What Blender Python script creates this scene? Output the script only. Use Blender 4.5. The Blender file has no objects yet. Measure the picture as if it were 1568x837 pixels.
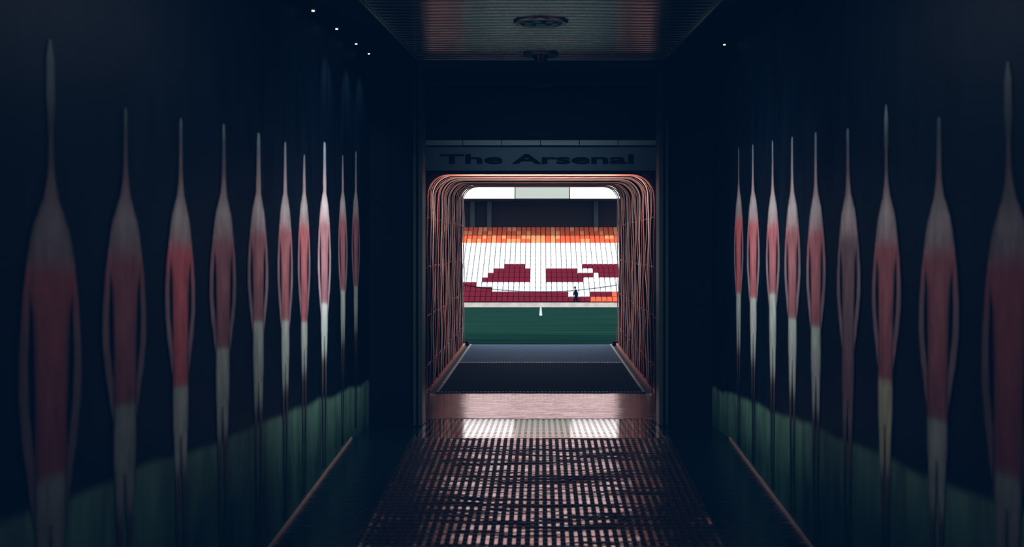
import bpy, bmesh, math, random
from mathutils import Vector
random.seed(4)
F=1524.0; EYE=0.67; S=0.1135; W=1.275
scene=bpy.context.scene
vs_=scene.view_settings
vs_.view_transform='Standard'; vs_.look='None'; vs_.exposure=0
vs_.use_curve_mapping=True
cmx=vs_.curve_mapping
cmx.curves[1].points[0].location=(0,.0042); cmx.curves[2].points[0].location=(0,.0135)
cmx.update()

# ---------------------------------------------------------------- helpers
def mat(name,col,rough=0.6,metal=0.0,emit=None,estr=0.0,bump=0,bscale=20,bstretch=(1,1,1),var=0,vscale=5,spec=0.5,coat=0,bdist=.02,bdet=3):
    m=bpy.data.materials.new(name); m.use_nodes=True
    nt=m.node_tree; b=nt.nodes['Principled BSDF']
    b.inputs['Base Color'].default_value=(*col,1); b.inputs['Roughness'].default_value=rough
    b.inputs['Metallic'].default_value=metal; b.inputs['Specular IOR Level'].default_value=spec
    b.inputs['Coat Weight'].default_value=coat
    if emit: b.inputs['Emission Color'].default_value=(*emit,1); b.inputs['Emission Strength'].default_value=estr
    if bump or var:
        tc=nt.nodes.new('ShaderNodeTexCoord'); mp=nt.nodes.new('ShaderNodeMapping')
        mp.inputs['Scale'].default_value=bstretch
        nt.links.new(tc.outputs['Object'],mp.inputs['Vector'])
        if bump:
            n=nt.nodes.new('ShaderNodeTexNoise'); n.inputs['Scale'].default_value=bscale; n.inputs['Detail'].default_value=bdet
            nt.links.new(mp.outputs[0],n.inputs['Vector'])
            bp=nt.nodes.new('ShaderNodeBump'); bp.inputs['Strength'].default_value=bump; bp.inputs['Distance'].default_value=bdist
            nt.links.new(n.outputs['Fac'],bp.inputs['Height']); nt.links.new(bp.outputs[0],b.inputs['Normal'])
        if var:
            n2=nt.nodes.new('ShaderNodeTexNoise'); n2.inputs['Scale'].default_value=vscale; n2.inputs['Detail'].default_value=4
            nt.links.new(mp.outputs[0],n2.inputs['Vector'])
            cr=nt.nodes.new('ShaderNodeValToRGB')
            cr.color_ramp.elements[0].position=.3; cr.color_ramp.elements[1].position=.7
            cr.color_ramp.elements[0].color=(*[c*(1-var) for c in col],1)
            cr.color_ramp.elements[1].color=(*[min(1,c*(1+var)) for c in col],1)
            nt.links.new(n2.outputs['Fac'],cr.inputs[0]); nt.links.new(cr.outputs[0],b.inputs['Base Color'])
    return m

def mkobj(name,verts,faces,mats,mi=None,parent=None,smooth=False):
    me=bpy.data.meshes.new(name); me.from_pydata(verts,[],faces)
    if not isinstance(mats,(list,tuple)): mats=[mats]
    for m in mats: me.materials.append(m)
    if mi:
        me.polygons.foreach_set('material_index',mi)
    if smooth: me.polygons.foreach_set('use_smooth',[True]*len(me.polygons))
    me.update()
    o=bpy.data.objects.new(name,me); scene.collection.objects.link(o)
    if parent: o.parent=parent
    return o
BOXF=[(0,3,2,1),(4,5,6,7),(0,1,5,4),(1,2,6,5),(2,3,7,6),(3,0,4,7)]
class B:
    """mesh builder; z given relative to eye, sh = shear slope (z += sh*y)"""
    def __init__(s): s.v=[];s.f=[];s.m=[]
    def box(s,x0,x1,y0,y1,z0,z1,sh=0,mi=0):
        b=len(s.v)
        for z in (z0,z1):
            for x,y in ((x0,y0),(x1,y0),(x1,y1),(x0,y1)): s.v.append((x,y,z+sh*y+EYE))
        for f in BOXF: s.f.append(tuple(b+i for i in f)); s.m.append(mi)
        return s
    def tube(s,pts,r,n=8,mi=0,closed=False):
        b=len(s.v); P=[Vector(p) for p in pts]; N=len(P)
        for i,p in enumerate(P):
            t=(P[min(i+1,N-1)]-P[max(i-1,0)]).normalized()
            a=t.cross(Vector((0,1,0)))
            if a.length<.3: a=t.cross(Vector((0,0,1)))
            a.normalize(); c=t.cross(a)
            for k in range(n):
                an=2*math.pi*k/n; s.v.append(tuple(p+r*(math.cos(an)*a+math.sin(an)*c)))
        for i in range(N-1):
            for k in range(n):
                s.f.append((b+i*n+k,b+i*n+(k+1)%n,b+(i+1)*n+(k+1)%n,b+(i+1)*n+k)); s.m.append(mi)
        s.f.append(tuple(b+k for k in reversed(range(n)))); s.m.append(mi)
        s.f.append(tuple(b+(N-1)*n+k for k in range(n))); s.m.append(mi)
        return s
    def disc(s,cx,cy,z,r,h,sh=0,n=28,mi=0,r2=None):
        b=len(s.v); r2=r2 or r
        for zz,rr in ((z,r),(z-h,r2)):
            for k in range(n):
                a=2*math.pi*k/n; x=cx+rr*math.cos(a); y=cy+rr*math.sin(a); s.v.append((x,y,zz+sh*y+EYE))
        for k in range(n): s.f.append((b+k,b+(k+1)%n,b+n+(k+1)%n,b+n+k)); s.m.append(mi)
        s.f.append(tuple(b+k for k in range(n))); s.m.append(mi)
        s.f.append(tuple(b+n+k for k in reversed(range(n)))); s.m.append(mi)
        return s
    def done(s,name,mats,parent=None,smooth=False): return mkobj(name,s.v,s.f,mats,s.m,parent,smooth)
def empty(name,loc=(0,0,0)):
    e=bpy.data.objects.new(name,None); e.location=loc; scene.collection.objects.link(e); return e

# ---------------------------------------------------------------- materials
m_navy=mat('navy_paint',(.004,.007,.013),.7,var=.2,spec=.15)
m_dark=mat('dark_paint',(.0015,.003,.006),.7,spec=.08)
m_floor=mat('dark_glossy_floor',(.004,.010,.016),.20,bump=.3,bscale=9,bstretch=(1,3,1),spec=.4)
m_rub=mat('mat_rubber',(.004,.004,.006),.6,spec=.2)
m_alu=mat('anodised_bar',(1.0,.70,.62),.20,1.0,bump=1.0,bscale=1.7,bstretch=(.5,1.7,1),bdist=.11,bdet=4)
m_alu3=mat('anodised_bar_landing',(.98,.82,.78),.08,1.0)
m_alu2=mat('anodised_crossbar',(.30,.18,.16),.4,1.0)
m_thr=mat('polished_threshold_floor',(.98,.56,.48),.17,.97,bump=.35,bscale=5,bstretch=(.6,4,1),var=.15,vscale=5,bdist=.035)
m_trim=mat('copper_trim',(.80,.46,.38),.35,.6,bump=.8,bscale=14)
m_trim2=mat('pale_ceiling_trim',(.16,.20,.19),.4,.3)
m_slat=mat('ceiling_slat_metal',(.78,.86,.82),.14,1.0)
m_frame=mat('greenish_metal',(.05,.08,.07),.45,.6)
m_lampw=mat('downlight_lens',(.8,.8,.75),.3,emit=(1,.85,.65),estr=3)
m_chrome=mat('lamp_ring_metal',(.60,.66,.62),.22,1)
m_carpd=mat('dark_carpet',(.003,.004,.007),.95,spec=.05)
m_carpb=mat('blue_grey_carpet',(.12,.165,.24),.95,bump=.5,bscale=160,var=.3,vscale=60,spec=.1)
m_dash=mat('white_studs',(.85,.72,.68),.5)
m_hoop=mat('hoop_red_metal',(1.0,.34,.25),.35,.1,bump=.3,bscale=25)
m_hoop2=mat('hoop_pale_metal',(1.0,.80,.74),.35,.1,bump=.3,bscale=25)
m_fab=mat('bellows_fabric',(.008,.0018,.003),.7,bump=.8,bscale=14,bstretch=(1,1,.4),spec=.04)
m_grass=mat('grass_in_shade',(.008,.030,.020),.98,bump=.4,bscale=30,var=.35,vscale=1.2,bstretch=(.15,1,1),spec=0)  # near stand's shadow on the pitch put into a dark albedo
m_line=mat('pitch_line_paint',(.34,.40,.38),.8)
m_conc=mat('concrete',(.38,.34,.33),.85,var=.15,vscale=2)
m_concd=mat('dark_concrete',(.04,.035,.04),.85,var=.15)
m_sw=mat('seat_white',(.84,.89,.94),.5,spec=.2)
m_sr=mat('seat_dark_red',(.13,.002,.014),.6,spec=.1)
m_so=mat('seat_sunlit_orange',(.72,.10,.025),.5,spec=.2)  # red seats with the sunlight put into the base colour
m_so2=mat('seat_sunlit_orange_pale',(.85,.28,.10),.5,spec=.2)  # paler tone of the same painted-in sunlight
m_fw=mat('fascia_white',(.9,.92,.93),.5)
m_fc=mat('fascia_cream',(.34,.37,.33),.5)

def mural(name,za,ya,zb,yb):
    m=bpy.data.materials.new(name); m.use_nodes=True; nt=m.node_tree; b=nt.nodes['Principled BSDF']
    N=nt.nodes.new; L=nt.links.new
    g=N('ShaderNodeTexCoord'); sp=N('ShaderNodeSeparateXYZ'); L(g.outputs['Object'],sp.inputs[0])
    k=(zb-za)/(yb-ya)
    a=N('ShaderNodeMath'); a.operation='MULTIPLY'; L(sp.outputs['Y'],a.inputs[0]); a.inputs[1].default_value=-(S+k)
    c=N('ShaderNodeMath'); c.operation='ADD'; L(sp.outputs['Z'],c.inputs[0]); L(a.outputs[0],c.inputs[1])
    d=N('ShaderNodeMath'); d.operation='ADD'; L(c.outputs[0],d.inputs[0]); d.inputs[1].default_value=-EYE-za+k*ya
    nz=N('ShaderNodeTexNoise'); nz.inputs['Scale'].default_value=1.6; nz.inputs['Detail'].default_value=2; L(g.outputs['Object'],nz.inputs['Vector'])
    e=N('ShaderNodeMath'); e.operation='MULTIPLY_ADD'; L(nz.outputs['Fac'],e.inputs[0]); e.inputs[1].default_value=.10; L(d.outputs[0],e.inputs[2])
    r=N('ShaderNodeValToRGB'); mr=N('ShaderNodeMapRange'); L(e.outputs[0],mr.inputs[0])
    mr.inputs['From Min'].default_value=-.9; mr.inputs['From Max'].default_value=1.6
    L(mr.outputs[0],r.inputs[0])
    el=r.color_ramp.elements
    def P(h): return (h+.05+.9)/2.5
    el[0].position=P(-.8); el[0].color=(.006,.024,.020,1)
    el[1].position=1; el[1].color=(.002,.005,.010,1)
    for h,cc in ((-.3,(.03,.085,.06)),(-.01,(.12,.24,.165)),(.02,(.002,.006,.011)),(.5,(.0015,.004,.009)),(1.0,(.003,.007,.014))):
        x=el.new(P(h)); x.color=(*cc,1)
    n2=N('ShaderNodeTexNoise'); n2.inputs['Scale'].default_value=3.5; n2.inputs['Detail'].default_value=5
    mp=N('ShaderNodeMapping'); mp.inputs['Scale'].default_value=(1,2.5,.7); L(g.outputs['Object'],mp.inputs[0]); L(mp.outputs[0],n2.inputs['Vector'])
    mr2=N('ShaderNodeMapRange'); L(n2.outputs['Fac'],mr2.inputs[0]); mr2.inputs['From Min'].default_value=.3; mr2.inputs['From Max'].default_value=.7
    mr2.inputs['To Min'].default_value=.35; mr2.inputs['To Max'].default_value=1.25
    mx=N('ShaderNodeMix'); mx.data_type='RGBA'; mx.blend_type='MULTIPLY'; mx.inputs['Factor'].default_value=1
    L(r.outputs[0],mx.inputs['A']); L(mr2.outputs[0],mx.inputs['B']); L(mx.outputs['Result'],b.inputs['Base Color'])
    b.inputs['Roughness'].default_value=.5
    b.inputs['Specular IOR Level'].default_value=.05
    return m
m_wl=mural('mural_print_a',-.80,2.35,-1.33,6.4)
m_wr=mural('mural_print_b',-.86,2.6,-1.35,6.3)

# ---------------------------------------------------------------- tunnel shell
Y0=-2.0; YE=7.4; ZL=-.94
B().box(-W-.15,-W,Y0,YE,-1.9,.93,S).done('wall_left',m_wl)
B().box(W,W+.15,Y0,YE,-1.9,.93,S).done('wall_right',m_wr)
B().box(-W-.15,W+.15,Y0-.15,Y0,-1.9,.93,S).done('wall_back',m_navy)
B().box(-W,W,Y0,6.69,-1.8,-1.7,S).done('floor',m_floor)
B().box(-W,W,6.69,YE,ZL-.1,ZL).done('floor_landing',m_floor)
B().box(-W-.15,-.905,YE,YE+.15,-1.9,.93,S).done('wall_pier_left',m_dark)
B().box(.905,W+.15,YE,YE+.15,-1.9,.93,S).done('wall_pier_right',m_dark)
B().box(-W-.1,-W,YE+.15,9.65,-2.1,.93,S).done('wall_lobby_left',m_dark)
B().box(W,W+.1,YE+.15,9.65,-2.1,.93,S).done('wall_lobby_right',m_dark)
B().box(-W,W,YE,9.95,ZL-.1,ZL-.002).done('threshold_floor',m_thr)
b=B().box(-W-.15,-.9,Y0,9.65,.93,1.05,S).box(.9,W+.15,Y0,9.65,.93,1.05,S).box(-.9,.9,Y0,9.65,.975,1.05,S)
b.done('ceiling',m_dark)
V=[];Fc=[]; y=Y0+.05; pw=.088; NS=8; amp=.0034
while y<7.35:
    b0=len(V)
    for i in range(NS+1):
        u=i/NS*2-1; yy=y+(u+1)/2*pw; z=.934+amp*(u*u)+S*yy+EYE
        V+= [(-.895,yy,z),(.895,yy,z)]
    V+=[(-.895,y,.95+S*y+EYE),(.895,y,.95+S*y+EYE),(-.895,y+pw,.95+S*(y+pw)+EYE),(.895,y+pw,.95+S*(y+pw)+EYE)]
    for i in range(NS): Fc.append((b0+2*i,b0+2*i+2,b0+2*i+3,b0+2*i+1))
    q=b0+2*NS+2
    Fc.append((q,b0,b0+1,q+1)); Fc.append((b0+2*NS,q+2,q+3,b0+2*NS+1))
    y+=.10
mkobj('ceiling_slats',V,Fc,m_slat,smooth=True)
B().box(-.9,.9,7.42,9.64,.935,.97,S).done('ceiling_lobby',m_dark)
B().box(-.908,-.898,Y0,7.38,.922,.93,S).done('trim_1',m_trim2)
B().box(.898,.908,Y0,7.38,.922,.93,S).done('trim_2',m_trim2)
B().box(-W,-W+.010,Y0,6.69,-1.7,-1.684,S).done('baseboard_left',m_trim)
B().box(W-.010,W,Y0,6.69,-1.7,-1.684,S).done('baseboard_right',m_trim)
B().box(-W-.15,W+.15,9.65,9.8,1.27,2.3).done('wall_header',m_dark)
b=B().box(-18,-1.24,9.65,9.85,-2,7).box(1.24,18,9.65,9.85,-2,7).box(-1.24,1.24,9.81,9.85,2.15,7)
b.done('wall_stand_front',m_concd)
e=empty('door_frame')
for sx in (-1,1):
    b=B()
    x0,x1=sorted((sx*.875,sx*.905)); b.box(x0,x1,7.36,7.56,-.935,1.76)
    x0,x1=sorted((sx*.925,sx*.945)); b.box(x0,x1,7.37,7.399,-.935,1.76)
    b.done('post_left' if sx<0 else 'post_right',m_frame,e)
B().box(-.875,.875,7.40,7.52,1.62,1.70).done('head_rail',m_dark,e)

# entrance mat
b=B()
n=20; pitch=.0425
b.box(-.87,.87,Y0+.1,6.69,-1.699,-1.694,S,mi=1)
b.box(-.87,.87,6.69,7.79,ZL+.001,ZL+.003,mi=1)
for i in range(-n,n+1):
    x=i*pitch
    b.box(x-.0085,x+.0085,.5,6.69,-1.694,-1.689,S)
    b.box(x-.0115,x+.0115,6.70,7.79,ZL+.003,ZL+.006,mi=3)
y=.5
while y<6.66:
    b.box(-.87,.87,y,y+.008,-1.694,-1.6920,S,mi=2); y+=.055
y=6.72
while y<7.78:
    b.box(-.87,.87,y,y+.045,ZL+.003,ZL+.0058,mi=3); y+=.075
b.box(-.87,.87,7.785,7.80,ZL+.001,ZL+.008)
b.done('entrance_mat',[m_alu,m_rub,m_alu2,m_alu3])

m_dl=mat('lens_off',(.03,.03,.03),.2)
def ring(name,cy,r,lens):
    e=empty(name)
    V=[];Fc=[]; n=36
    prof=[(r,.935),(r,.924),(r*.9,.916),(r*.78,.916),(r*.74,.926)]
    for rr,z in prof:
        for k in range(n):
            a=2*math.pi*k/n; yy=cy+rr*math.sin(a); V.append((rr*math.cos(a),yy,z+S*yy+EYE))
    for j in range(len(prof)-1):
        for k in range(n): Fc.append((j*n+k,j*n+(k+1)%n,(j+1)*n+(k+1)%n,(j+1)*n+k))
    mkobj('ring',V,Fc,m_chrome,None,e,True)
    b=B().disc(0,cy,.935,r*.76,.012,S,n=36,mi=1)
    for k in range(7):
        a=2*math.pi*k/7; b.disc(r*.5*math.cos(a),cy+r*.5*math.sin(a),.923,r*.15,.010,S,n=12)
    b.disc(0,cy,.923,r*.2,.012,S); b.done('lenses',[m_chrome,lens],e)
ring('ceiling_lamp',5.62,.155,m_dl); ring('ceiling_lamp',9.08,.135,m_dl)
e=empty('smoke_detector')
B().disc(0,7.0,.935,.13,.02,S).done('base',m_chrome,e)
B().disc(0,6.98,.915,.06,.045,S,r2=.035).done('dome',m_dl,e)
DLY=(5.27,5.88,6.5,6.98)
for sx,ys in ((-1,DLY),(1,(6.53,))):
    for yy in ys:
        B().disc(sx*1.205,yy,.932,.007,.006,S,n=12).done('ceiling_downlight',m_lampw)

# ---------------------------------------------------------------- mural figures
m_fig=bpy.data.materials.new('figure_print'); m_fig.use_nodes=True
nt=m_fig.node_tree; bs=nt.nodes['Principled BSDF']
va=nt.nodes.new('ShaderNodeVertexColor'); va.layer_name='Col'
nz=nt.nodes.new('ShaderNodeTexNoise'); nz.inputs['Scale'].default_value=22; nz.inputs['Detail'].default_value=4
mr=nt.nodes.new('ShaderNodeMapRange'); mr.inputs['From Min'].default_value=.3; mr.inputs['From Max'].default_value=.7; mr.inputs['To Min'].default_value=.7; mr.inputs['To Max'].default_value=1.15
mx=nt.nodes.new('ShaderNodeMix'); mx.data_type='RGBA'; mx.blend_type='MULTIPLY'; mx.inputs['Factor'].default_value=1
tc=nt.nodes.new('ShaderNodeTexCoord'); mp=nt.nodes.new('ShaderNodeMapping'); mp.inputs['Scale'].default_value=(1,1,.35)
nt.links.new(tc.outputs['Object'],mp.inputs[0]); nt.links.new(mp.outputs[0],nz.inputs['Vector'])
nt.links.new(nz.outputs['Fac'],mr.inputs[0]); nt.links.new(va.outputs[0],mx.inputs['A']); nt.links.new(mr.outputs[0],mx.inputs['B'])
nt.links.new(mx.outputs['Result'],bs.inputs['Base Color']); bs.inputs['Roughness'].default_value=.6; bs.inputs['Specular IOR Level'].default_value=.15

def interp(tab,z):
    if z>=tab[0][0]: return tab[0][1:]
    for a,c in zip(tab,tab[1:]):
        if z>=c[0]:
            t=(a[0]-z)/(a[0]-c[0]); t=t*t*(3-2*t)*.5+t*.5
            return tuple(p+(q-p)*t for p,q in zip(a[1:],c[1:]))
    return tab[-1][1:]
# half-width tables (local height below eye level)
TO=[(-.20,.108),(-.25,.102),(-.31,.086),(-.40,.080),(-.48,.076),(-.56,.078),(-.66,.076),(-.76,.078),(-.84,.076),(-.90,.066)]
AI=[(-.20,.108),(-.25,.103),(-.31,.104),(-.38,.110),(-.46,.104),(-.52,.088),(-.57,.076),(-.66,.070)]
AO=[(-.20,.113),(-.28,.134),(-.36,.147),(-.44,.148),(-.52,.132),(-.60,.104),(-.67,.078)]
LG=[(-.88,.000,.068),(-.98,.006,.060),(-1.08,.014,.052),(-1.22,.016,.046),(-1.4,.016,.036),(-1.58,.016,.030),(-1.66,.008,.038)]
def figure(side,y,bright,red,hip,sw,top=.25,nk=1.0,shorts=(.66,.70,.62),legd=-1.0,arm=(.40,.26,.28),st=1.0):
    rnd=random.Random(int(y*1000)+side)
    V=[];Fc=[];C=[]
    lean=rnd.uniform(-.010,.010); ph=rnd.uniform(0,6)
    ofs=lambda z: lean*math.sin(3*z+ph)
    q=lambda z: -.20+(z+.20)/st
    kd=.45 if y<4.2 else 1.0
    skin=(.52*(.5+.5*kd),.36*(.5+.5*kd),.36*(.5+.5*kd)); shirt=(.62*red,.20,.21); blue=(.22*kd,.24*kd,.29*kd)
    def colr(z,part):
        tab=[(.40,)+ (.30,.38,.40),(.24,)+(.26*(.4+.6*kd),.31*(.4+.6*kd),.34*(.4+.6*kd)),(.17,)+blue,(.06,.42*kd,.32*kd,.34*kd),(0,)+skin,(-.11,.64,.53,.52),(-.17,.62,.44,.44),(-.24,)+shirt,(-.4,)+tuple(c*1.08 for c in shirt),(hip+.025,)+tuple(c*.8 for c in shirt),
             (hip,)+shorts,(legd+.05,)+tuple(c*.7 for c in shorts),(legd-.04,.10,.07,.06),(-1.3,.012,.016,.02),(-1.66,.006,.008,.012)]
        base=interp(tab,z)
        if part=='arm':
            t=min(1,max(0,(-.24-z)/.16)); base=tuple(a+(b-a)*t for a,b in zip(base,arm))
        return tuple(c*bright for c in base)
    def strip(z0,z1,fn,part,n):
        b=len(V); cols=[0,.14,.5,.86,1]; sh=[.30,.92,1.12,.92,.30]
        for i in range(n+1):
            z=z0+(z1-z0)*i/n; l,r=fn(z)
            for c,s_ in zip(cols,sh):
                if part=='arm':
                    s_=1+(s_-1)*.5*min(1,max(0,(-.26-z)/.10))
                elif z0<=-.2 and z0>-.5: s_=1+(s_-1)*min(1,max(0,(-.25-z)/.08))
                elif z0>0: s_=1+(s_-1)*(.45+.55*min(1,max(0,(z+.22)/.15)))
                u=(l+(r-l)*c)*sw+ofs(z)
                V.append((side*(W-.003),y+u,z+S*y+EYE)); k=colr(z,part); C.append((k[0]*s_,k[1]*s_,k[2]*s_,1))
        for i in range(n):
            for c in range(4):
                a=b+i*5+c; f4=(a,a+1,a+6,a+5); Fc.append(f4 if side<0 else f4[::-1])
    if top>.27: sp_=[(top,.006),(top-.05,.020),(top-.15,.021),(.13,.012),(.06,.014)]
    else: sp_=[(top,.006*nk),(top-.015,.010*nk),(top-.05,.012*nk),(.08,.014*nk)]
    tall=sp_+[(.02,max(.020,.017*nk)),(-.03,.036),(-.07,.062),(-.11,.086),(-.15,.100),(-.20,.113)]
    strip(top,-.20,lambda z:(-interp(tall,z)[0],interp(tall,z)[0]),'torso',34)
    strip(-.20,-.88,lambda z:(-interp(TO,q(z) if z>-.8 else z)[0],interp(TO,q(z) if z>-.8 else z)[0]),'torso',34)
    zend=-.20-.47*st
    for sg in (-1,1):
        f=lambda z:tuple(sorted((sg*interp(AI,q(z))[0],sg*interp(AO,q(z))[0])))
        strip(-.20,zend,f,'arm',24)
        d=rnd.uniform(-.006,.006)
        f=lambda z:tuple(sorted((sg*interp(LG,z)[0]+d*min(1,(-.88-z)*3),sg*interp(LG,z)[1]+d*min(1,(-.88-z)*3))))
        strip(-.88,-1.66,f,'torso',22)
    o=mkobj('mural_player_figure',V,Fc,m_fig,None,None,True)
    ca=o.data.color_attributes.new('Col','FLOAT_COLOR','POINT')
    for i,c in enumerate(C): ca.data[i].color=c
    return o
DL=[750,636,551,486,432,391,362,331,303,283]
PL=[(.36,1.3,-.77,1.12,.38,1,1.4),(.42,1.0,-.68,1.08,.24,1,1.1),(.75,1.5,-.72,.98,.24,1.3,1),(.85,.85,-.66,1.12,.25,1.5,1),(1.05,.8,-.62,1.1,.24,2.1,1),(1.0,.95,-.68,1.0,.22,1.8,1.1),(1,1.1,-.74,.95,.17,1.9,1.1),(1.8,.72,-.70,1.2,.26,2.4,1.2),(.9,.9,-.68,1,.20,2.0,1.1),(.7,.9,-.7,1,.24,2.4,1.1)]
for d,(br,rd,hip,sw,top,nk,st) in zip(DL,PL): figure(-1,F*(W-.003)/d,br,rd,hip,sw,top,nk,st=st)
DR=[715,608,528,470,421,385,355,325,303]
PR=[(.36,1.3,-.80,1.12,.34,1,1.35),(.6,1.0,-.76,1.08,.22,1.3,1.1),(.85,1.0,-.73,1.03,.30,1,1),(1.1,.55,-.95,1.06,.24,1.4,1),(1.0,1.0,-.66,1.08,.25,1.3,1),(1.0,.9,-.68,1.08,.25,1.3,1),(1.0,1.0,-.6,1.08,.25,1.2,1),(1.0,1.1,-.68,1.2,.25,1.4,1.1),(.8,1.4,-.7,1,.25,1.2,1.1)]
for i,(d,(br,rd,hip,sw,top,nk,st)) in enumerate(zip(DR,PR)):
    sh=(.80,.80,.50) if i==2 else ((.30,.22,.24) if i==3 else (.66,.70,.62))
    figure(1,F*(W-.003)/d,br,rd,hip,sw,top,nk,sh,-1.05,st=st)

# ---------------------------------------------------------------- fascia sign
e=empty('fascia_sign')
m_sign=mat('sign_panel',(.10,.135,.17),.6,spec=.2); m_let=mat('sign_letter',(.004,.005,.008),.7,spec=.05)
m_tile=mat('sign_top_strip',(.22,.26,.30),.5)
B().box(-1.12,1.12,9.60,9.64,1.235,1.47).done('panel',m_sign,e)
b=B()
for i in range(6):
    x0=-1.12+i*.374; b.box(x0,x0+.366,9.58,9.64,1.482,1.53)
b.done('top_strip',m_tile,e)
B().box(-1.12,1.12,9.585,9.6,1.222,1.238).box(-1.12,1.12,9.585,9.6,1.47,1.478).done('edge_trim',m_dark,e)
cu=bpy.data.curves.new('lettering','FONT'); cu.body='The Arsenal'; cu.size=.125; cu.extrude=.004; cu.offset=.0032; cu.align_x='CENTER'
t=bpy.data.objects.new('lettering',cu); scene.collection.objects.link(t); cu.materials.append(m_let)
bpy.context.view_layer.update()
wd=t.dimensions.x
t.rotation_euler=(math.radians(90),0,0); t.scale=(1.87/wd,1.0,1); t.location=(-.03,9.594,1.31+EYE); t.parent=e

# ---------------------------------------------------------------- bellows canopy tunnel
CY0,CY1=9.96,14.8
SL=(-.67+.94)/(CY1-CY0)
def cz(y): return -.94+SL*(y-CY0)
def ct(y): return 1.27+.0866*(y-CY0)
def arch(y,hw,dtop=0,r=.21,n=7):
    zt=ct(y)+dtop; z0=cz(y); p=[]
    for i in range(13): p.append((-hw,z0+(zt-r-z0)*i/13))
    for i in range(n+1):
        a=math.pi-math.pi/2*i/n; p.append((-hw+r+r*math.cos(a),zt-r+r*math.sin(a)))
    for i in range(1,10): p.append((-hw+r+(2*hw-2*r)*i/10,zt))
    for i in range(n+1):
        a=math.pi/2-math.pi/2*i/n; p.append((hw-r+r*math.cos(a),zt-r+r*math.sin(a)))
    for i in range(1,14): p.append((hw,zt-r-(zt-r-z0)*i/13))
    return [(x,y,z+EYE) for x,z in p]
canopy=empty('bellows_canopy')
V=[];Fc=[]; rows=0; y=CY0-.12; k=0
rn=random.Random(8)
while y<=CY1+.001:
    hw=1.22 if k%2==0 else 1.165
    A=arch(y,hw,.06 if k%2==0 else 0.02)
    A=[(x+rn.uniform(-.008,.008),yy+rn.uniform(-.01,.01),z+rn.uniform(-.008,.008)) for x,yy,z in A]
    V+=A; rows+=1; k+=1; y+=.07
n=len(A)
for i in range(rows-1):
    for j in range(n-1): Fc.append((i*n+j,i*n+j+1,(i+1)*n+j+1,(i+1)*n+j))
o=mkobj('fabric',V,Fc,m_fab,None,canopy)
so=o.modifiers.new('Solid','SOLIDIFY'); so.thickness=.006; so.offset=0
b=B(); i=0; y=CY0+.02
while y<=CY1+.01:
    for q_,(dy,r) in enumerate(((0,.0080),(.13,.0035),(.27,.004))):
        if y+dy>CY1+.01: continue
        hw=1.130+rn.uniform(-.010,.008)
        A=arch(y+dy,hw,-.02+rn.uniform(-.014,.014))
        f1=rn.uniform(3,8); p1=rn.uniform(0,6); am=.025 if q_==0 else .07
        A=[(x+.005*math.sin(z*9+i*1.7),yy+am*math.sin(z*f1+p1),z) for x,yy,z in A]
        b.tube(A,r,6,mi=(i+q_)%2)
    i+=1; y+=.44
b.done('hoops',[m_hoop,m_hoop2],canopy,True)
cf=-.94-SL*CY0
b=B()
for sx in (-1,1):
    for zz in (.25,.75,1.25,1.75):
        pts=[(sx*(1.15-.01*math.sin(q*2.2)),CY0+q*(CY1-CY0)/24,cz(CY0+q*(CY1-CY0)/24)+EYE+zz+.02*abs(math.sin(q*math.pi/3))) for q in range(25)]
        b.tube(pts,.003,5)
    x0,x1=sorted((sx*1.11,sx*1.14)); b.box(x0,x1,CY0,CY1,cf-.01,cf+.03,SL)
b.done('side_rails',m_hoop,canopy)
for sx in (-1,1):
    B().box(*sorted((sx*1.07,sx*1.19)),CY1-.1,CY1+.02,-.72,-.62).done('foot',m_dark,canopy)
B().box(-1.2,1.2,CY0,CY1,cf-.12,cf-.012,SL).done('floor_canopy',m_concd)
B().box(-1.05,1.05,CY0,12.5,cf-.012,cf,SL).done('rubber_runner',m_carpd)
B().box(-1.05,1.05,12.5,CY1,cf-.012,cf,SL).done('carpet_runner',m_carpb)
b=B()
for yy in (CY0+.03,12.5):
    x=-1.04
    while x<1.04: b.box(x,x+.022,yy,yy+.03,cf,cf+.008,SL); x+=.036
for sx in (-1,1):
    y=CY0+.05
    while y<CY1-.05:
        x0,x1=sorted((sx*1.025,sx*1.05)); b.box(x0,x1,y,y+.07,cf,cf+.010,SL); y+=.12
b.done('runner_edge_studs',m_dash,canopy)
b=B(); N=90
for q in range(N):
    u=q/(N-1)*2-1; x=u*1.11; z=.11+.10*(u*u)+EYE; dx=.012
    if q%2==0: b.tube([(x-dx,14.6,z-.006),(x+dx,14.6,z-.006),(x+dx,14.6,z+.006),(x-dx,14.6,z+.006),(x-dx,14.6,z-.006)],.004,5)
    else: b.tube([(x-dx*1.2,14.6,z),(x+dx*1.2,14.6,z)],.005,5)
b.done('chain_barrier',m_dark)

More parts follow.
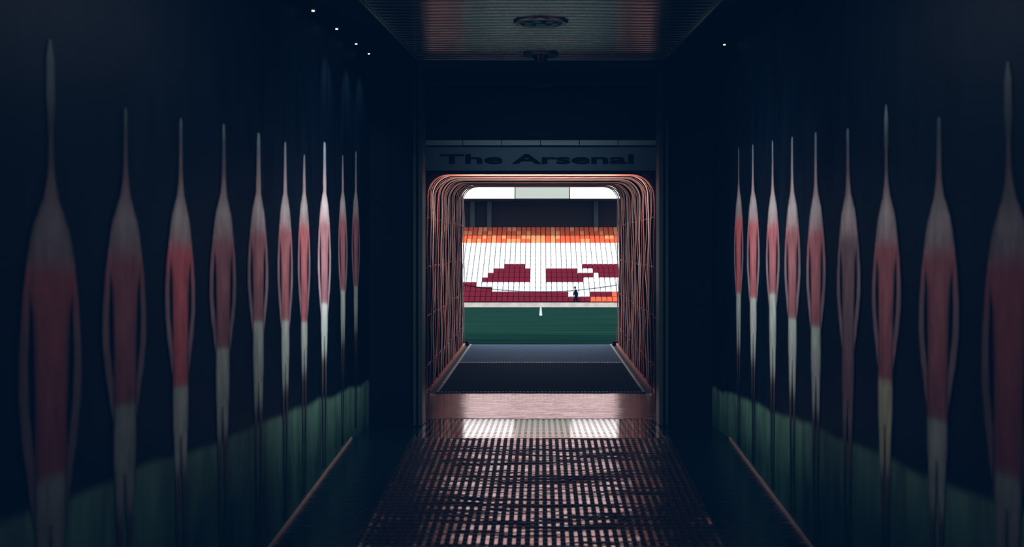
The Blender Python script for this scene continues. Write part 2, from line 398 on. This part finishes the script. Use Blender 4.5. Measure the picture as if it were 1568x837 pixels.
# ---------------------------------------------------------------- outside
P0=-.67
B().box(-60,60,CY1+.02,85,P0-.3,P0).done('ground_pitch',m_grass)
B().box(-60,-1.22,9.85,CY1+.02,P0-.3,P0-.005).box(1.22,60,9.85,CY1+.02,P0-.3,P0-.005).done('ground_apron',m_conc)
B().box(-.06,.06,41,84.9,P0,P0+.006).box(-45,45,84.3,84.42,P0,P0+.006).done('pitch_line',m_line)
B().box(-60,60,85,87.1,P0-.3,P0+.02).done('ground_track',m_conc)
B().box(-40,40,85.6,85.75,P0+.02,P0+.39).done('perimeter_kerb',m_conc)
stand=empty('grandstand')
SY=87.4; TR=.8; RI=.44; NR=17
b=B()
for i in range(NR):
    b.box(-22,22,SY+i*TR-.3,SY+(i+1)*TR-.3,-1.0,-.60+i*RI)
b.done('terrace_steps',m_concd,stand)
cols=60; sw_=.485
pat={7:[(888,950),(770,808)],6:[(757,808),(838,888),(905,950)],5:[(745,808),(838,905),(915,950)],4:[(737,808),(838,890)],
     3:[(700,733)],2:[(700,750)],1:[(700,868)],0:[(600,1100)]}
b=B()
def tilted(b,cx,y,z,mi):
    w=.216
    def slab(p0,p1,th,wb,wt):
        d=Vector((0,p1[0]-p0[0],p1[1]-p0[1])); nn=Vector((0,-d.z,d.y)).normalized()*th
        s=len(b.v)
        for (py,pz),ww in ((p0,wb),(p1,wt)):
            b.v+= [(cx-ww,py,pz),(cx+ww,py,pz),(cx+ww,py+nn.y,pz+nn.z),(cx-ww,py+nn.y,pz+nn.z)]
        for f in BOXF: b.f.append(tuple(s+q for q in f)); b.m.append(mi)
    slab((y+.02,z+.36),(y+.10,z+.60),.02,w,w)
    slab((y+.10,z+.60),(y+.15,z+.82),.02,w,w*.9)
    slab((y-.06,z+.40),(y+.02,z+.42),.03,w*.9,w*.9)
    slab((y-.10,z+.42),(y-.06,z+.72),.04,w*.95,w*.85)
    b.box(cx-.03,cx+.03,y+.0,y+.06,z-EYE,z+.42-EYE,mi=4)
for r in range(NR):
    yy=SY+r*TR; zz=EYE-.60+r*RI
    for c in range(cols):
        cx=(c-cols/2+.5)*sw_
        px=828+cx*F/yy
        if r>=13: mi=3 if random.random()<.35 else 2  # top rows: sun on red seats painted as orange tones
        else:
            mi=0
            for a,d in pat.get(r,[]):
                if a<=px<=d: mi=1
            if r==0 and px>900: mi=2 if random.random()<.5 else 1
            if r==1 and px>900: mi=2 if random.random()<.6 else 1
        if px<700-8 and r<4: mi=1
        tilted(b,cx,yy+.1,zz,mi)
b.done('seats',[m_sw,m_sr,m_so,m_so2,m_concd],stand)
YB=SY+NR*TR
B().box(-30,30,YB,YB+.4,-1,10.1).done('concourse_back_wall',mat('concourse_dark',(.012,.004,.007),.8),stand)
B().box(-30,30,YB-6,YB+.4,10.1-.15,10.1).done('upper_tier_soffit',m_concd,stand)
b=B()
for x in (-6.9,-5.2,5.6,-15,14):
    b.box(x-.22,x+.22,YB-.4,YB,6.8,9.9)
b.done('concourse_columns',mat('column_grey',(.05,.06,.07),.7),stand)
YF=YB-6.2
b=B()
edges=[-28,-18,-8.4,-2.45,2.75,8.6,18,28]
for i in range(len(edges)-1):
    b.box(edges[i]+.05,edges[i+1]-.05,YF,YF+.15,9.6,11.8,mi=1 if i==3 else 0)
b.done('balcony_fascia',[m_fw,m_fc],stand)
b=B()
for i in range(22): b.box(-30,30,YF+.3+i*.8,YF+1.1+i*.8,10.1,10.9+i*.6)
b.done('upper_tier_steps',mat('upper_tier_red',(.30,.05,.05),.7),stand)

# ---------------------------------------------------------------- person
def person(x,y,z):
    root=empty('person',(0,0,0))
    m_cl=mat('dark_clothes',(.004,.004,.008),.9,spec=.05); m_sk=mat('skin',(.30,.16,.12),.6); m_ha=mat('hair',(.01,.008,.006),.8,spec=.1)
    def skinned(name,vs,es,m,rt=0,sub=1):
        me=bpy.data.meshes.new(name); me.from_pydata([(x+a,y+c,z+d) for a,c,d,_ in vs],es,[])
        me.materials.append(m); o=bpy.data.objects.new(name,me); scene.collection.objects.link(o); o.parent=root
        sk=o.modifiers.new('Skin','SKIN'); sk.use_smooth_shade=True
        for i,v in enumerate(vs):
            r=v[3]; r=r if isinstance(r,tuple) else (r,r)
            me.skin_vertices[0].data[i].radius=r
            me.skin_vertices[0].data[i].use_root=(i==rt)
        s=o.modifiers.new('Sub','SUBSURF'); s.levels=sub; s.render_levels=sub
    vs=[(0,0,.93,(.21,.17)),(-.01,0,1.12,(.20,.15)),(-.03,0,1.32,(.23,.15)),(-.05,0,1.46,(.11,.09)),(-.07,0,1.53,.06),
        (-.06,-.20,1.40,.085),(-.16,-.23,1.17,.068),(-.26,-.21,.98,.048),
        (.02,.20,1.40,.085),(.14,.23,1.16,.068),(.14,.21,.92,.048),
        (-.03,-.10,.82,.125),(-.17,-.10,.50,.085),(-.20,-.10,.10,.055),
        (.03,.10,.82,.125),(.10,.10,.49,.085),(.26,.10,.14,.055),
        (-.30,-.10,.04,.04),(.19,.10,.04,.04)]
    es=[(0,1),(1,2),(2,3),(3,4),(2,5),(5,6),(6,7),(2,8),(8,9),(9,10),(0,11),(11,12),(12,13),(0,14),(14,15),(15,16),(13,17),(16,18)]
    skinned('body',vs,es,m_cl,0,2)
    bm=bmesh.new(); bmesh.ops.create_uvsphere(bm,u_segments=20,v_segments=14,radius=.1)
    for v in bm.verts:
        v.co.z*=1.2; v.co.y*=.82
        if v.co.z<0: v.co.x*=1+.25*v.co.z/.12; v.co.y*=1+.2*v.co.z/.12
    nose=min(bm.verts,key=lambda v:(v.co-Vector((-.1,0,-.01))).length); nose.co.x-=.022
    for sy in (-1,1):
        r=bmesh.ops.create_uvsphere(bm,u_segments=8,v_segments=6,radius=.022)
        for v in r['verts']: v.co.y*=.4; v.co+=Vector((.005,sy*.082,-.005))
        r=bmesh.ops.create_uvsphere(bm,u_segments=8,v_segments=6,radius=.012)
        for v in r['verts']: v.co+=Vector((-.085,sy*.032,.01))
    for v in bm.verts: v.co+=Vector((x-.09,y,z+1.64))
    me=bpy.data.meshes.new('head'); bm.to_mesh(me); bm.free(); me.materials.append(m_sk)
    o=bpy.data.objects.new('head',me); scene.collection.objects.link(o); o.parent=root
    bm=bmesh.new(); bmesh.ops.create_uvsphere(bm,u_segments=20,v_segments=14,radius=.112)
    for v in bm.verts: v.co.z*=1.18; v.co.y*=.88
    bmesh.ops.delete(bm,geom=[v for v in bm.verts if v.co.z<.02 and v.co.x<.0 or v.co.z<-.08],context='VERTS')
    for v in bm.verts: v.co+=Vector((x-.083,y,z+1.65))
    me=bpy.data.meshes.new('hair'); bm.to_mesh(me); bm.free(); me.materials.append(m_ha)
    o=bpy.data.objects.new('hair',me); scene.collection.objects.link(o); o.parent=root
    for nm,hx,hy,hz in (('hand_a',-.26,-.21,.95),('hand_b',.14,.21,.89)):
        vs=[(hx,hy,hz,.03),(hx-.02,hy,hz-.07,(.018,.035))]; es=[(0,1)]
        for k in range(4):
            o1=(k-1.5)*.02; L_=(.07,.08,.075,.06)[k]; i=len(vs)
            vs+=[(hx-.022+o1,hy,hz-.10,.009),(hx-.03+o1,hy+.005,hz-.10-L_*.5,.0085),(hx-.042+o1,hy+.012,hz-.10-L_,.007)]
            es+=[(1,i),(i,i+1),(i+1,i+2)]
        i=len(vs); vs+=[(hx-.05,hy+.01,hz-.05,.010),(hx-.065,hy+.015,hz-.085,.008)]; es+=[(0,i),(i,i+1)]
        skinned(nm,vs,es,m_sk,0,1)
person((882-828)/F*86.4,86.4,.02)

# ---------------------------------------------------------------- light
w=bpy.data.worlds.new('World'); scene.world=w; w.use_nodes=True
bg=w.node_tree.nodes['Background']; bg.inputs[0].default_value=(.80,.90,1.0,1); bg.inputs[1].default_value=1.7
def lamp(name,typ,loc,rot,en,col,size=None,sy=None,spread=180):
    l=bpy.data.lights.new(name,typ); l.energy=en; l.color=col
    if typ=='AREA': l.shape='RECTANGLE'; l.size=size; l.size_y=sy; l.spread=math.radians(spread)
    o=bpy.data.objects.new(name,l); o.location=loc; o.rotation_euler=rot; scene.collection.objects.link(o); return o
s=lamp('sun','SUN',(0,0,30),(math.radians(52),0,math.radians(-22)),3.3,(1,.93,.84)); s.data.angle=.01
zc=lambda y,z:z+S*y+EYE
def aim(o,tgt):
    d=Vector(tgt)-o.location; o.rotation_euler=d.to_track_quat('-Z','Y').to_euler()
for sx in (-1,1):
    lamp('tunnel_mural_fill','AREA',(sx*.35,3.0,zc(3.0,.90)),(0,math.radians(-sx*38),0),8,(.85,.93,1.0),.12,3.0,150)  # added fill strips out of view, no fixture, to light the murals
    o=lamp('tunnel_far_wall_fill','AREA',(-sx*.75,4.6,zc(4.6,.86)),(0,0,0),8,(.85,.93,1.0),.3,.1,70)  # added fill facing away from camera, brightens the far wall figures
    aim(o,(sx*W,5.9,zc(5.9,-.45)))
for yy in DLY[1:]:
    o=lamp('downlight_beam','SPOT',(-1.10,yy,zc(yy,.90)),(0,0,0),12,(.65,.82,1.0)); o.data.spot_size=math.radians(80); o.data.spot_blend=1; o.data.shadow_soft_size=.02
    aim(o,(-W,yy+.1,zc(yy,.3)))
o=lamp('sign_fill','AREA',(0,8.2,zc(8.2,.90)),(0,0,0),.95,(.6,.85,1.0),1.5,.06,70)  # added fill without a fixture, lifts the sign panel
aim(o,(0,9.6,1.25+EYE))
o=lamp('canopy_hoop_fill','AREA',(0,9.75,1.18+EYE),(0,0,0),11,(1,.80,.74),1.6,.03,150)  # added fill hidden behind the sign, lights the camera side of the hoops
aim(o,(0,14,.5+EYE))

# ---------------------------------------------------------------- camera
cd=bpy.data.cameras.new('camera'); co=bpy.data.objects.new('camera',cd); scene.collection.objects.link(co)
co.location=(0,0,EYE); co.rotation_euler=(math.radians(90),0,0)
cd.sensor_width=36; cd.lens=35*1524/1524.4; cd.shift_x=-(828-784)/1568; cd.shift_y=(458-418.5)/1568
cd.clip_end=400; cd.dof.use_dof=True; cd.dof.focus_distance=14; cd.dof.aperture_fstop=2.8
scene.camera=co
